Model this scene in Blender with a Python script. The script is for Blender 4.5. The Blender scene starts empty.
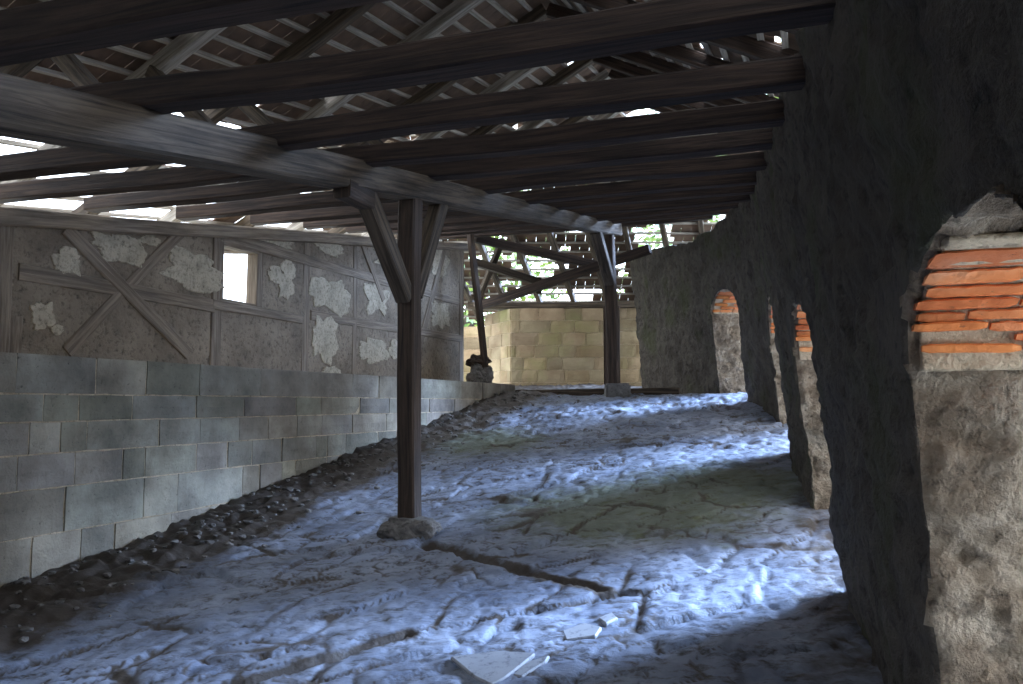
import bpy, bmesh, math, random
from mathutils import Vector, Matrix, noise

sc = bpy.context.scene
C = sc.collection
random.seed(7)
# ------------------------------------------------------------------ camera
EYE = 1.6
F = 780.0
PITCH = math.atan(61 / F)
cam_d = bpy.data.cameras.new('camera')
cam_d.sensor_width = 36
cam_d.lens = F / 1023 * 36
cam_d.clip_start = 0.02
cam = bpy.data.objects.new('camera', cam_d)
cam.location = (0, 0, EYE)
cam.rotation_euler = (math.pi / 2 + PITCH, 0, 0)
C.objects.link(cam)
sc.camera = cam
# ------------------------------------------------------------------ sky and exposure
world = bpy.data.worlds.new('overcast_sky')
sc.world = world
world.use_nodes = True
wn = world.node_tree
bg = wn.nodes['Background']
bg.inputs['Color'].default_value = (0.80, 0.88, 1.0, 1)
bg.inputs['Strength'].default_value = 5.5
sc.view_settings.view_transform = 'Standard'
sc.view_settings.look = 'None'
sc.view_settings.gamma = 1
sc.view_settings.use_curve_mapping = False
sc.view_settings.exposure = 0.0
sc.cycles.max_bounces = 8
sc.cycles.diffuse_bounces = 6
sc.cycles.use_denoising = True
sc.cycles.sample_clamp_indirect = 12
# a veiled sun low outside the arched openings
sun_d = bpy.data.lights.new('veiled_sun', 'SUN')
sun_d.energy = 36.0
sun_d.angle = math.radians(24)
sun_d.color = (0.44, 0.63, 1.0)
sun = bpy.data.objects.new('veiled_sun', sun_d)
sd = Vector((-0.93, -0.37, -0.385)).normalized()
sun.rotation_euler = sd.to_track_quat('-Z', 'Y').to_euler()
C.objects.link(sun)

# ------------------------------------------------------------------ place frame: t runs up the ramp, l to the left of it
U = Vector((0.352, 0.936))
L = Vector((-0.936, 0.352))
def W(t, l, z=0.0):
    """z is counted from eye height"""
    p = U * t + L * l
    return Vector((p.x, p.y, z + EYE))
def tl(x, y):
    return x * U.x + y * U.y, x * L.x + y * L.y
cp, sp = math.cos(PITCH), math.sin(PITCH)
def ray(px, py):
    a = (px - 511.5) / F
    b = (342 - py) / F
    return Vector((a, cp - b * sp, sp + b * cp))
def on_wall(px, py, l):
    """point of the upright plane at distance l left of the ramp axis seen at a pixel -> (t, z)"""
    r = ray(px, py)
    k = l / (r.x * L.x + r.y * L.y)
    p = r * k
    return tl(p.x, p.y)[0], p.z
def at(px, py, d):
    r = ray(px, py)
    k = d / r.y
    return Vector((r.x * k, d, r.z * k + EYE))
def on_floor(px, py):
    r = ray(px, py)
    lo, hi = 0.5, 25.0
    d = lo
    while d < hi:
        p = r * (d / r.y)
        t, l = tl(p.x, p.y)
        if p.z <= floor_base(t, l):
            break
        d += 0.01
    return Vector((p.x, p.y, p.z + EYE))

def sm(a, b, x):
    x = min(1, max(0, (x - a) / (b - a)))
    return x * x * (3 - 2 * x)
def floor_base(t, l):
    z = -1.6 + 0.150 * t - 0.05 * math.exp(-((t - 4.6) / 1.8) ** 2)
    if t > 11.4:
        z = -1.6 + 0.150 * 11.4 + 0.075 * (t - 11.4)
    if t < -0.5:
        z = -1.6 - 0.075
    return z
def ceil_z(t):
    """underside of the joists, counted from eye height"""
    return 0.857 + 0.163 * t

# ------------------------------------------------------------------ materials
def nodes(name):
    m = bpy.data.materials.new(name)
    m.use_nodes = True
    nt = m.node_tree
    return m, nt, nt.nodes['Principled BSDF']
def N(nt, kind, **kw):
    n = nt.nodes.new(kind)
    for k, v in kw.items():
        if k in n.inputs:
            n.inputs[k].default_value = v
        else:
            setattr(n, k, v)
    return n
def ramp(nt, src, stops):
    r = nt.nodes.new('ShaderNodeValToRGB')
    e = r.color_ramp.elements
    while len(e) < len(stops):
        e.new(0.5)
    for i, (p, c) in enumerate(stops):
        e[i].position = p
        e[i].color = (*c, 1) if len(c) == 3 else c
    nt.links.new(src, r.inputs[0])
    return r.outputs[0]
def mix(nt, a, b, f):
    m = nt.nodes.new('ShaderNodeMix')
    m.data_type = 'RGBA'
    for s, v in ((6, a), (7, b), (0, f)):
        if hasattr(v, 'is_output') or isinstance(v, bpy.types.NodeSocket):
            nt.links.new(v, m.inputs[s])
        else:
            m.inputs[s].default_value = (*v, 1) if s else v
    return m.outputs[2]
def noise_tex(nt, scale, detail=6, rough=0.6, coord='Object', stretch=None, dist=0.0):
    tc = nt.nodes.new('ShaderNodeTexCoord')
    src = tc.outputs[coord]
    if stretch:
        mp = nt.nodes.new('ShaderNodeMapping')
        mp.inputs['Scale'].default_value = stretch
        nt.links.new(src, mp.inputs[0])
        src = mp.outputs[0]
    n = N(nt, 'ShaderNodeTexNoise', Scale=scale, Detail=detail, Roughness=rough, Distortion=dist)
    nt.links.new(src, n.inputs['Vector'])
    return n.outputs['Fac']
def bump(nt, bs, src, strength, dist):
    b = N(nt, 'ShaderNodeBump', Strength=strength, Distance=dist)
    nt.links.new(src, b.inputs['Height'])
    nt.links.new(b.outputs[0], bs.inputs['Normal'])
def wood(name, dark, light, rough=0.8):
    m, nt, b = nodes(name)
    g = noise_tex(nt, 1.0, 8, 0.65, 'UV', (1.6, 34, 1), 0.6)
    bl = noise_tex(nt, 1.0, 5, 0.6, 'UV', (1.1, 4, 1))
    c = ramp(nt, g, [(0.38, dark), (0.62, light)])
    c2 = mix(nt, c, tuple(v * 0.45 for v in dark), ramp(nt, bl, [(0.5, (0, 0, 0)), (0.72, (0.7, 0.7, 0.7))]))
    nt.links.new(c2, b.inputs['Base Color'])
    b.inputs['Roughness'].default_value = rough
    bump(nt, b, g, 0.7, 0.012)
    return m
M = {}
M['wood_grey'] = wood('weathered_grey_timber', (0.04, 0.028, 0.018), (0.175, 0.128, 0.085))
M['wood_brown'] = wood('old_brown_timber', (0.022, 0.013, 0.009), (0.088, 0.053, 0.036))
M['wood_post'] = wood('dark_oak_post', (0.035, 0.022, 0.015), (0.12, 0.078, 0.052))
M['wood_pale'] = wood('pale_lath_timber', (0.26, 0.225, 0.18), (0.60, 0.54, 0.46))
M['wood_wall'] = wood('half_timber_oak', (0.15, 0.11, 0.078), (0.34, 0.265, 0.19))

def stone(name, stops, scale=3.0, bstr=0.8, bdist=0.03, rough=0.92, fine=28, moss=None):
    m, nt, b = nodes(name)
    a = noise_tex(nt, scale, 9, 0.65)
    f = noise_tex(nt, fine, 6, 0.7)
    c = ramp(nt, a, stops)
    c = mix(nt, c, tuple(v * 0.35 for v in stops[0][1]), ramp(nt, f, [(0.30, (0.85,) * 3), (0.48, (0, 0, 0))]))
    if moss:
        mm = noise_tex(nt, moss[1], 5, 0.6)
        c = mix(nt, c, moss[0], ramp(nt, mm, [(0.52, (0, 0, 0)), (0.66, (moss[2],) * 3)]))
    nt.links.new(c, b.inputs['Base Color'])
    b.inputs['Roughness'].default_value = rough
    add = N(nt, 'ShaderNodeMath', operation='ADD')
    nt.links.new(a, add.inputs[0]); nt.links.new(f, add.inputs[1])
    bump(nt, b, add.outputs[0], bstr, bdist)
    return m
M['render_wall'] = stone('dirty_rough_render', [(0.3, (0.062, 0.050, 0.038)), (0.6, (0.145, 0.12, 0.093))], 3.2, 1.0, 0.09, fine=13, moss=((0.085, 0.095, 0.035), 1.3, 0.6))
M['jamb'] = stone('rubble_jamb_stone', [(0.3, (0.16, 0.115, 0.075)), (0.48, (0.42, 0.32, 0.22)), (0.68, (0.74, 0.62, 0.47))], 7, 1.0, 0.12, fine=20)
M['mortar'] = stone('lime_mortar', [(0.3, (0.48, 0.36, 0.23)), (0.7, (0.84, 0.70, 0.50))], 9, 0.9, 0.03)
M['plaster'] = stone('grey_daub_infill', [(0.3, (0.16, 0.122, 0.088)), (0.65, (0.36, 0.285, 0.205))], 2.2, 0.7, 0.03, fine=20)
M['patch'] = stone('pale_plaster_remains', [(0.3, (0.36, 0.30, 0.215)), (0.6, (0.56, 0.475, 0.35))], 7, 0.6, 0.02)
M['foot'] = stone('grey_footing_stone', [(0.3, (0.13, 0.12, 0.11)), (0.7, (0.28, 0.26, 0.24))], 6, 0.7, 0.02)
M['slab'] = stone('pale_flagstone', [(0.3, (0.30, 0.31, 0.34)), (0.7, (0.42, 0.43, 0.46))], 2, 0.15, 0.005, rough=0.6)
M['ground'] = stone('outside_gravel', [(0.3, (0.22, 0.22, 0.18)), (0.7, (0.34, 0.34, 0.28))], 2, 0.3, 0.02)

def block_mat(name, stops, pits=True, mossc=None, vary=0.25):
    """ashlar: every block carries its own tint in the colour attribute"""
    m, nt, b = nodes(name)
    a = noise_tex(nt, 2.4, 8, 0.62)
    f = noise_tex(nt, 34, 5, 0.7)
    c = ramp(nt, a, stops)
    at_ = nt.nodes.new('ShaderNodeAttribute'); at_.attribute_name = 'tint'
    mm = nt.nodes.new('ShaderNodeMix'); mm.data_type = 'RGBA'; mm.blend_type = 'MULTIPLY'; mm.inputs[0].default_value = 1
    nt.links.new(c, mm.inputs[6]); nt.links.new(at_.outputs['Color'], mm.inputs[7])
    c = mm.outputs[2]
    c = mix(nt, c, tuple(v * 0.3 for v in stops[0][1]), ramp(nt, f, [(0.28, (0.9,) * 3), (0.38, (0, 0, 0))]))
    if mossc:
        ms = noise_tex(nt, 0.9, 5, 0.6)
        c = mix(nt, c, mossc, ramp(nt, ms, [(0.50, (0, 0, 0)), (0.68, (0.6,) * 3)]))
    nt.links.new(c, b.inputs['Base Color'])
    b.inputs['Roughness'].default_value = 0.85
    add = N(nt, 'ShaderNodeMath', operation='ADD')
    nt.links.new(a, add.inputs[0]); nt.links.new(f, add.inputs[1])
    bump(nt, b, add.outputs[0], 0.5, 0.02)
    return m
M['ashlar'] = block_mat('grey_sandstone_ashlar', [(0.32, (0.17, 0.15, 0.12)), (0.5, (0.32, 0.285, 0.23)), (0.7, (0.50, 0.455, 0.37))])
M['ashlar_y'] = block_mat('yellow_sandstone_ashlar', [(0.3, (0.27, 0.185, 0.10)), (0.7, (0.47, 0.36, 0.22))], mossc=(0.30, 0.30, 0.10))

M['brick'] = block_mat('orange_brick', [(0.3, (0.50, 0.12, 0.035)), (0.5, (0.80, 0.26, 0.075)), (0.72, (0.85, 0.45, 0.24))])
# floor material: worn rock slabs, earth along the left wall, mossy green patches
def floor_mat():
    m, nt, b = nodes('worn_rock_floor')
    a = noise_tex(nt, 1.7, 9, 0.65)
    f = noise_tex(nt, 9, 8, 0.7, stretch=(1, 1.9, 1))
    c = ramp(nt, a, [(0.3, (0.14, 0.165, 0.23)), (0.7, (0.38, 0.425, 0.53))])
    c = mix(nt, c, (0.06, 0.05, 0.04), ramp(nt, f, [(0.34, (0.95,) * 3), (0.50, (0, 0, 0))]))
    for nm, col, k in (('moss', (0.13, 0.14, 0.05), 0.7), ('earth_dark', (0.075, 0.055, 0.038), 0.95)):
        at_ = nt.nodes.new('ShaderNodeAttribute'); at_.attribute_name = nm
        br = noise_tex(nt, 6, 6, 0.65)
        mu = N(nt, 'ShaderNodeMath', operation='MULTIPLY_ADD')
        nt.links.new(br, mu.inputs[0]); mu.inputs[1].default_value = 1.1
        ad = N(nt, 'ShaderNodeMath', operation='SUBTRACT'); ad.inputs[1].default_value = 0.55
        nt.links.new(at_.outputs['Fac'], ad.inputs[0]); nt.links.new(ad.outputs[0], mu.inputs[2])
        cl = ramp(nt, mu.outputs[0], [(0.3, (0, 0, 0)), (0.75, (k,) * 3)])
        c = mix(nt, c, col, cl)
    nt.links.new(c, b.inputs['Base Color'])
    b.inputs['Roughness'].default_value = 0.62
    b.inputs['Specular IOR Level'].default_value = 0.4
    add = N(nt, 'ShaderNodeMath', operation='ADD')
    nt.links.new(a, add.inputs[0]); nt.links.new(f, add.inputs[1])
    bump(nt, b, add.outputs[0], 0.5, 0.025)
    return m
M['floor'] = floor_mat()
m, nt, b = nodes('fired_clay_roof_tile')
c = ramp(nt, noise_tex(nt, 4, 6, 0.6), [(0.3, (0.10, 0.07, 0.05)), (0.7, (0.24, 0.15, 0.10))])
nt.links.new(c, b.inputs['Base Color']); b.inputs['Roughness'].default_value = 0.9
M['tile'] = m
m, nt, b = nodes('green_leaves')
c = ramp(nt, noise_tex(nt, 3, 3, 0.6), [(0.35, (0.05, 0.13, 0.015)), (0.65, (0.22, 0.30, 0.03))])
nt.links.new(c, b.inputs['Base Color']); b.inputs['Roughness'].default_value = 0.6
M['leaf'] = m

# ------------------------------------------------------------------ helpers
def link(name, me, mat=None, parent=None, **props):
    o = bpy.data.objects.new(name, me)
    C.objects.link(o)
    if mat and me:
        for x in (mat if isinstance(mat, (list, tuple)) else [mat]):
            me.materials.append(x)
    if parent: o.parent = parent
    for k, v in props.items(): o[k] = v
    return o
def thing(name, label, cat, loc, group=None):
    o = link(name, None, label=label, category=cat)
    o.location = loc
    if group: o['group'] = group
    return o
def local(o, loc):
    """move the origin of a world-space mesh to loc"""
    loc = Vector(loc)
    o.data.transform(Matrix.Translation(-loc))
    o.location = loc
def tag(o, label, cat, group=None):
    o['label'] = label; o['category'] = cat
    if group: o['group'] = group
    return o
def beam_mesh(name, a, b, w, h, rough=0.006, seg=0.14, up=Vector((0, 0, 1)), sag=0.0, sd=None, bm=None, base=Vector((0, 0, 0))):
    """hewn timber from a to b (centre line), chamfered, slightly uneven; UV runs along the grain"""
    a, b = Vector(a), Vector(b)
    x = (b - a); ln = x.length; x.normalize()
    y = up.cross(x)
    if y.length < 1e-3: y = Vector((0, 1, 0)).cross(x)
    y.normalize(); z = x.cross(y)
    own = bm is None
    if own: bm = bmesh.new()
    uv = bm.loops.layers.uv.verify()
    sd = random.uniform(0, 500) if sd is None else sd
    n = max(2, int(ln / seg))
    ch = min(w, h) * 0.09
    prof = [(-w/2+ch, -h/2), (0, -h/2), (w/2-ch, -h/2), (w/2, -h/2+ch), (w/2, 0), (w/2, h/2-ch), (w/2-ch, h/2), (0, h/2), (-w/2+ch, h/2), (-w/2, h/2-ch), (-w/2, 0), (-w/2, -h/2+ch)]
    per = [0]
    for i in range(12):
        p, q = prof[i], prof[(i + 1) % 12]
        per.append(per[-1] + math.hypot(p[0]-q[0], p[1]-q[1]))
    rings = []
    for i in range(n + 1):
        s = i / n
        cs = a.lerp(b, s) + z * (-sag * 4 * s * (1 - s))
        dy = noise.noise((s * ln * 0.6, sd, 0)) * rough * 2.5
        dz = noise.noise((s * ln * 0.6, sd, 9)) * rough * 2.5
        r = []
        for j, (u, v) in enumerate(prof):
            k = noise.noise((s * ln * 2.2, sd + 7 * u, 5 * v + j * 0.3)) * rough
            r.append(bm.verts.new(cs + y * (u * (1 + k / w) + dy) + z * (v * (1 + k / h) + dz) - base))
        rings.append(r)
    for i in range(n):
        for j in range(12):
            k = (j + 1) % 12
            f = bm.faces.new((rings[i][j], rings[i+1][j], rings[i+1][k], rings[i][k]))
            us = (i * ln / n + sd, (i + 1) * ln / n + sd)
            for lp, (uu, vv) in zip(f.loops, ((us[0], per[j]), (us[1], per[j]), (us[1], per[j+1]), (us[0], per[j+1]))):
                lp[uv].uv = (uu, vv + sd * 0.37)
    for r, rev in ((rings[0], False), (rings[-1], True)):
        f = bm.faces.new(r if not rev else r[::-1])
        for lp in f.loops: lp[uv].uv = (lp.vert.co.z * 0.4 + sd, lp.vert.co.x + sd)
    if not own: return bm
    bmesh.ops.recalc_face_normals(bm, faces=bm.faces)
    me = bpy.data.meshes.new(name); bm.to_mesh(me); bm.free()
    return me
def beam(name, a, b, w, h, mat, parent=None, **kw):
    a = Vector(a)
    me = beam_mesh(name, a, b, w, h, base=a if not parent else Vector(parent.location), **kw)
    o = link(name, me, mat, parent)
    if not parent: o.location = a
    return o
def lump(name, c, r, sc3, mat, seed=0, parent=None, sub=4, amp=0.25, flat=None):
    bm = bmesh.new()
    bmesh.ops.create_icosphere(bm, subdivisions=sub, radius=1)
    for v in bm.verts:
        k = 1 + amp * noise.noise(v.co * 1.3 + Vector((seed, 0, 0))) + amp * 0.4 * noise.noise(v.co * 4 + Vector((0, seed, 0)))
        p = v.co * k
        v.co = Vector((p.x * sc3[0], p.y * sc3[1], p.z * sc3[2])) * r
        if flat is not None: v.co.z = min(v.co.z, flat + 0.01 * noise.noise(v.co * 12))
    me = bpy.data.meshes.new(name); bm.to_mesh(me); bm.free()
    o = link(name, me, mat, parent); o.location = c
    return o
def block_wall(bm, tint, rect_fn, blocks, gap=0.007, depth=0.03, tone=lambda i: 1.0):
    """blocks: (u0,u1,z0,z1). rect_fn(u, z, out) -> world point"""
    for bi, (u0, u1, z0, z1) in enumerate(blocks):
        u0 += gap; u1 -= gap; z0 += gap; z1 -= gap
        if u1 - u0 < 0.03 or z1 - z0 < 0.02: continue
        nu, nz = max(2, int((u1-u0)/0.07)), max(2, int((z1-z0)/0.07))
        o0 = random.uniform(0, 0.010)
        tv = random.uniform(0.72, 1.18)
        col = (tv * random.uniform(0.96, 1.06), tv, tv * random.uniform(0.9, 1.03), 1)
        g = {}
        for i in range(nu + 1):
            for j in range(nz + 1):
                u = u0 + (u1-u0)*i/nu; z = z0 + (z1-z0)*j/nz
                edge = min(i, nu-i, j, nz-j)
                o = depth + o0 - (0.010 if edge == 0 else 0) + 0.006 * noise.noise((u*5, z*5, bi))
                ju = 0.006 * noise.noise((u*7, z*7, bi+3)); jz = 0.006 * noise.noise((u*7, z*7, bi+5))
                g[i, j] = bm.verts.new(rect_fn(u + ju, z + jz, o))
        fs = []
        for i in range(nu):
            for j in range(nz):
                fs.append(bm.faces.new((g[i,j], g[i+1,j], g[i+1,j+1], g[i,j+1])))
        # sides back to the wall core
        rim = [(i, 0) for i in range(nu)] + [(nu, j) for j in range(nz)] + [(i, nz) for i in range(nu, 0, -1)] + [(0, j) for j in range(nz, 0, -1)]
        bk = []
        for (i, j) in rim:
            u = u0 + (u1-u0)*i/nu; z = z0 + (z1-z0)*j/nz
            bk.append(bm.verts.new(rect_fn(u, z, -0.02)))
        for k in range(len(rim)):
            k2 = (k + 1) % len(rim)
            fs.append(bm.faces.new((g[rim[k2]], g[rim[k]], bk[k], bk[k2])))
        for f in fs:
            for lp in f.loops: lp[tint] = col
def box_pts(bm, pts):
    """eight points: bottom ring of four then top ring of four"""
    v = [bm.verts.new(p) for p in pts]
    for q in ((3,2,1,0), (4,5,6,7), (0,1,5,4), (1,2,6,5), (2,3,7,6), (3,0,4,7)):
        bm.faces.new([v[i] for i in q])
def finish(bm, name, mat, parent=None, recalc=True, smooth=False):
    if recalc: bmesh.ops.recalc_face_normals(bm, faces=bm.faces)
    me = bpy.data.meshes.new(name); bm.to_mesh(me); bm.free()
    if smooth:
        for p in me.polygons: p.use_smooth = True
    return link(name, me, mat, parent)

# ------------------------------------------------------------------ floor
LM = 4.35      # face of the ashlar wall
LT = 5.40      # face of the half-timbered wall above, set back on the ashlar
def seg_dist(p, a, b):
    ab = b - a; k = max(0, min(1, (p - a).dot(ab) / ab.length_squared))
    return (p - (a + ab * k)).length, k
DARK_GROOVES = [(Vector((-0.55, 5.32)), Vector((0.50, 4.32)), 0.07, 0.06),  # sunken lines in the floor, also coloured dark brown
          (Vector((-1.75, 3.05)), Vector((-0.50, 3.88)), 0.07, 0.07),
          ]
def floor_z(x, y, crack=None):
    t, l = tl(x, y)
    z = floor_base(t, l)
    z += 0.04 * noise.noise((x*0.5, y*0.5, 0))
    # broken slabs of bedrock, long across the ramp, stepped and cracked
    wx = x + 0.10 * noise.noise((x*2.1, y*2.1, 5)); wy = y + 0.10 * noise.noise((x*2.1, y*2.1, 8))
    for sc_, am, gp, k in ((2.3, 0.022, 0.10, 0), (5.5, 0.013, 0.15, 20), (12.0, 0.004, 0.12, 40)):
        a_ = (wx * 0.80 + wy * 0.60) * sc_ * 0.60; b_ = (-wx * 0.60 + wy * 0.80) * sc_ * 1.35
        ds, ps = noise.voronoi((a_, b_, k + 0.5), distance_metric='DISTANCE')[:2]
        c0 = ps[0]
        hsh = noise.noise((c0.x * 3.1 + 7, c0.y * 3.7, k)) * 1.3
        til = (b_ - c0.y) * 0.9 + (a_ - c0.x) * 0.5 * noise.noise((c0.y * 2, c0.x * 2, k + 3))
        z += am * 0.85 * (hsh - 0.45 * til)
        g_ = 1 - sm(0.0, gp, ds[1] - ds[0])
        z -= am * 0.5 * g_
        if crack is not None and k < 40: crack.append(g_ * (0.85 if k == 0 else 0.75) * sm(-0.15, 0.2, noise.noise((x*1.3, y*1.3, k + 77)) ))
    z += 0.005 * noise.noise((x*14, y*14, 1)) + 0.004 * noise.noise((x*33, y*33, 1))
    # earth bank along the ashlar
    e = sm(LM - 1.15, LM - 0.1, l)
    z += e * (0.07 + 0.035 * noise.noise((x*6, y*6, 4)) + 0.03 * noise.noise((x*15, y*15, 4)))
    p = Vector((x, y))
    for a, b, wd, dp in DARK_GROOVES:
        d, k = seg_dist(p, a, b)
        w2 = wd * (1.15 - 0.7 * k) * (1 + 0.9 * noise.noise((x*6, y*6, 0)))
        z -= dp * (1 - 0.4 * k) * (1 - sm(0.2 * w2, w2, d))
    # rougher crest ahead of the far post
    r = sm(7.2, 8.6, t) * (1 - sm(11.3, 11.8, t))
    z += r * (0.03 * noise.noise((x*4, y*4, 40)) + 0.02 * noise.noise((x*10, y*10, 41)))
    # drop behind the crest
    z -= 0.10 * sm(11.75, 11.95, t)
    return z
bm = bmesh.new()
T0, T1, L0, L1 = -3.2, 20.0, -1.35, 5.6
rows = []
t = T0
while t < T1:
    rows.append(t)
    t += 0.12 if t < 0.8 else (0.021 if t < 5 else (0.036 if t < 9 else 0.06))
cols = [L0 + 0.021 * i for i in range(int((L1 - L0) / 0.021) + 1)]
grid = []
coords = []
for t in rows:
    r = []
    for l in cols:
        # the far part bends left with the tower
        ll = l
        p = U * t + L * ll
        r.append(bm.verts.new((p.x, p.y, floor_z(p.x, p.y) + EYE)))
    grid.append(r)
for i in range(len(rows) - 1):
    for j in range(len(cols) - 1):
        bm.faces.new((grid[i][j], grid[i][j+1], grid[i+1][j+1], grid[i+1][j]))
floor = finish(bm, 'floor', M['floor'], smooth=True, recalc=False)
floor['kind'] = 'structure'
me = floor.data
if me.polygons[0].normal.z < 0: me.flip_normals()
mo = me.attributes.new('moss', 'FLOAT', 'POINT'); ea = me.attributes.new('earth_dark', 'FLOAT', 'POINT')
def gauss(x, y, c, a, b_):
    t, l = tl(x, y); ct, cl = tl(*c)
    return math.exp(-((t-ct)/a)**2 - ((l-cl)/b_)**2)
for i, v in enumerate(me.vertices):
    x, y = v.co.x, v.co.y
    t, l = tl(x, y)
    e = sm(LM - 1.0, LM - 0.45, l + 0.15 * noise.noise((x*1.5, y*1.5, 3)))
    e = max(e, 0.9 * sm(11.4, 12.2, t), 0.55 * sm(0.35, -0.1, l) )
    for a, b, wd, dp in DARK_GROOVES:
        d, k = seg_dist(Vector((x, y)), a, b)
        e = max(e, 1.0 - sm(wd * 0.3, wd * 1.5, d))  # dark brown along the sunken lines
    cr = []
    floor_z(x, y, cr)
    ea.data[i].value = max([e] + cr)
    g = gauss(x, y, (-0.3, 8.6), 0.9, 0.8) + 1.05 * gauss(x, y, (0.8, 5.75), 0.75, 1.1) + 0.8 * gauss(x, y, (1.9, 6.4), 0.6, 0.9)
    mo.data[i].value = min(1, g)

def floor_at(x, y): return floor_z(x, y) + EYE

# ------------------------------------------------------------------ ashlar wall on the left
TOPM = 0.30
end_t = 11.75
bm = bmesh.new()
tint = bm.loops.layers.float_color.new('tint')
zc = [TOPM, 0.055, -0.115, -0.31, -0.52, -0.80, -1.05, -1.30, -1.6, -1.95]
rows_b = []
top_j = sorted(on_wall(px, 352, LM)[0] for px in (18, 98, 148, 201, 262, 354, 380, 418, 462))
rs = random.Random(3)
for ci in range(len(zc) - 1):
    z1, z0 = zc[ci], zc[ci+1]
    if ci == 0:
        js = [-3.2, -2.2, -1.3, -0.3, 0.6, 1.4] + [j for j in top_j] + [10.4, 11.1, end_t]
        js = [js[0]] + [b for a, b in zip(js, js[1:]) if b - a > 0.1]
    else:
        js = [-3.2 - rs.random() * 0.4]
        while js[-1] < end_t: js.append(js[-1] + rs.choice((0.22, 0.34, 0.42, 0.55, 0.7)) * rs.uniform(0.85, 1.2))
        js[-1] = end_t
    for a, b in zip(js, js[1:]):
        if floor_base((a+b)/2, LM) - 0.25 > z1: continue
        rows_b.append((a, b, z0, z1))
block_wall(bm, tint, lambda u, z, o: W(u, LM + 0.03 - o, z), rows_b, gap=0.005, depth=0.03)
# cores behind the block faces
def core(bm, t0, t1, l0, l1, z0, z1):
    box_pts(bm, [W(t0, l0, z0), W(t1, l0, z0), W(t1, l1, z0), W(t0, l1, z0), W(t0, l0, z1), W(t1, l0, z1), W(t1, l1, z1), W(t0, l1, z1)])
n_before = len(bm.faces)
wl = finish(bm, 'wall_left', M['ashlar'])
wl['kind'] = 'structure'
bm = bmesh.new(); core(bm, -3.2, end_t, LM + 0.012, LT + 0.45, -2.2, TOPM - 0.012)
finish(bm, 'mortar_core', M['mortar'], wl)

# ------------------------------------------------------------------ half-timbered wall above it
TE = on_wall(465, 300, LT)[0]
def plate_top(t): return ceil_z(t) - 0.10
wt_ = link('wall_upper', None); wt_['kind'] = 'structure'
# window opening seen in the photograph
w0 = on_wall(223, 275, LT)[0]; w1 = on_wall(259, 275, LT)[0]
wz1 = on_wall(240, 247, LT)[1]; wz0 = on_wall(240, 303, LT)[1]
bm = bmesh.new()
TH = 0.14
def infill(t0, t1, z0, z1):
    n = max(1, int((t1 - t0) / 0.35))
    for i in range(n):
        a, b = t0 + (t1-t0)*i/n, t0 + (t1-t0)*(i+1)/n
        za = (z1(a), z1(b)) if callable(z1) else (z1, z1)
        box_pts(bm, [W(a, LT+0.02, z0), W(b, LT+0.02, z0), W(b, LT+TH, z0), W(a, LT+TH, z0), W(a, LT+0.02, za[0]), W(b, LT+0.02, za[1]), W(b, LT+TH, za[1]), W(a, LT+TH, za[0])])
pt = lambda t: plate_top(t) - 0.05
infill(-3.2, w0, TOPM - 0.02, pt); infill(w1, TE, TOPM - 0.02, pt)
infill(w0, w1, TOPM - 0.02, wz0); infill(w0, w1, wz1, pt)
finish(bm, 'daub_infill', M['plaster'], wt_)
def wpt(px, py, out=0.0):
    t, z = on_wall(px, py, LT)
    return W(t, LT - out, z)
def wbeam(name, a, b, w, d=0.10, out=0.012):
    me = beam_mesh(name, a, b, d, w, rough=0.008, up=Vector((L.x, L.y, 0)).cross((b - a)).normalized())
    return link(name, me, M['wood_wall'], wt_)
def tv(t, z, out=0.012): return W(t, LT + 0.068 - out * 0.6, z)
# posts
for px, wd in ((4, 0.13), (16, 0.16), (218, 0.15), (307, 0.13), (356, 0.10), (462, 0.14)):
    t = on_wall(px, 300, LT)[0]
    wbeam('post', tv(t, TOPM - 0.01), tv(t, plate_top(t) - 0.09), wd)
for t in (0.2, 1.8, -1.6, -2.9):
    wbeam('post', tv(t, TOPM - 0.01), tv(t, plate_top(t) - 0.09), 0.14)
wbeam('post', tv(w1 + 0.05, wz0 - 0.03), tv(w1 + 0.05, wz1 + 0.03), 0.10, out=0.016)
zr = 1.0
wbeam('rail', tv(-3.1, 0.70, 0.018), tv(on_wall(16, 270, LT)[0], 0.90, 0.018), 0.11)
wbeam('rail', tv(on_wall(20, 272, LT)[0], 0.97, 0.018), tv(w0 - 0.1, wz0 - 0.07, 0.018), 0.13)
wbeam('rail', tv(w0 - 0.12, wz0 - 0.06, 0.020), tv(on_wall(303, 310, LT)[0], wz0 - 0.07, 0.020), 0.10)
wbeam('rail', tv(on_wall(312, 310, LT)[0], 1.03, 0.018), tv(TE - 0.1, 1.09, 0.018), 0.12)
wbeam('rail', tv(w0 - 0.1, wz1 + 0.06, 0.020), tv(TE - 0.1, wz1 + 0.10, 0.020), 0.12)
# crossed braces
def tp(px, py, out): 
    t, z = on_wall(px, py, LT); return tv(t, z, out)
wbeam('brace', tp(67, 228, 0.022), tp(190, 354, 0.022), 0.12)
wbeam('brace', tp(184, 230, 0.026), tp(68, 352, 0.026), 0.11)
wbeam('brace', tp(446, 246, 0.022), tp(419, 352, 0.022), 0.14)
wbeam('brace', tp(362, 240, 0.022), tp(384, 300, 0.022), 0.10)
# top plate following the climb of the ramp
wbeam('top_plate', tv(-3.2, plate_top(-3.2) - 0.06, 0.03), tv(TE + 0.1, plate_top(TE + 0.1) - 0.06, 0.03), 0.13, d=0.16)
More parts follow.
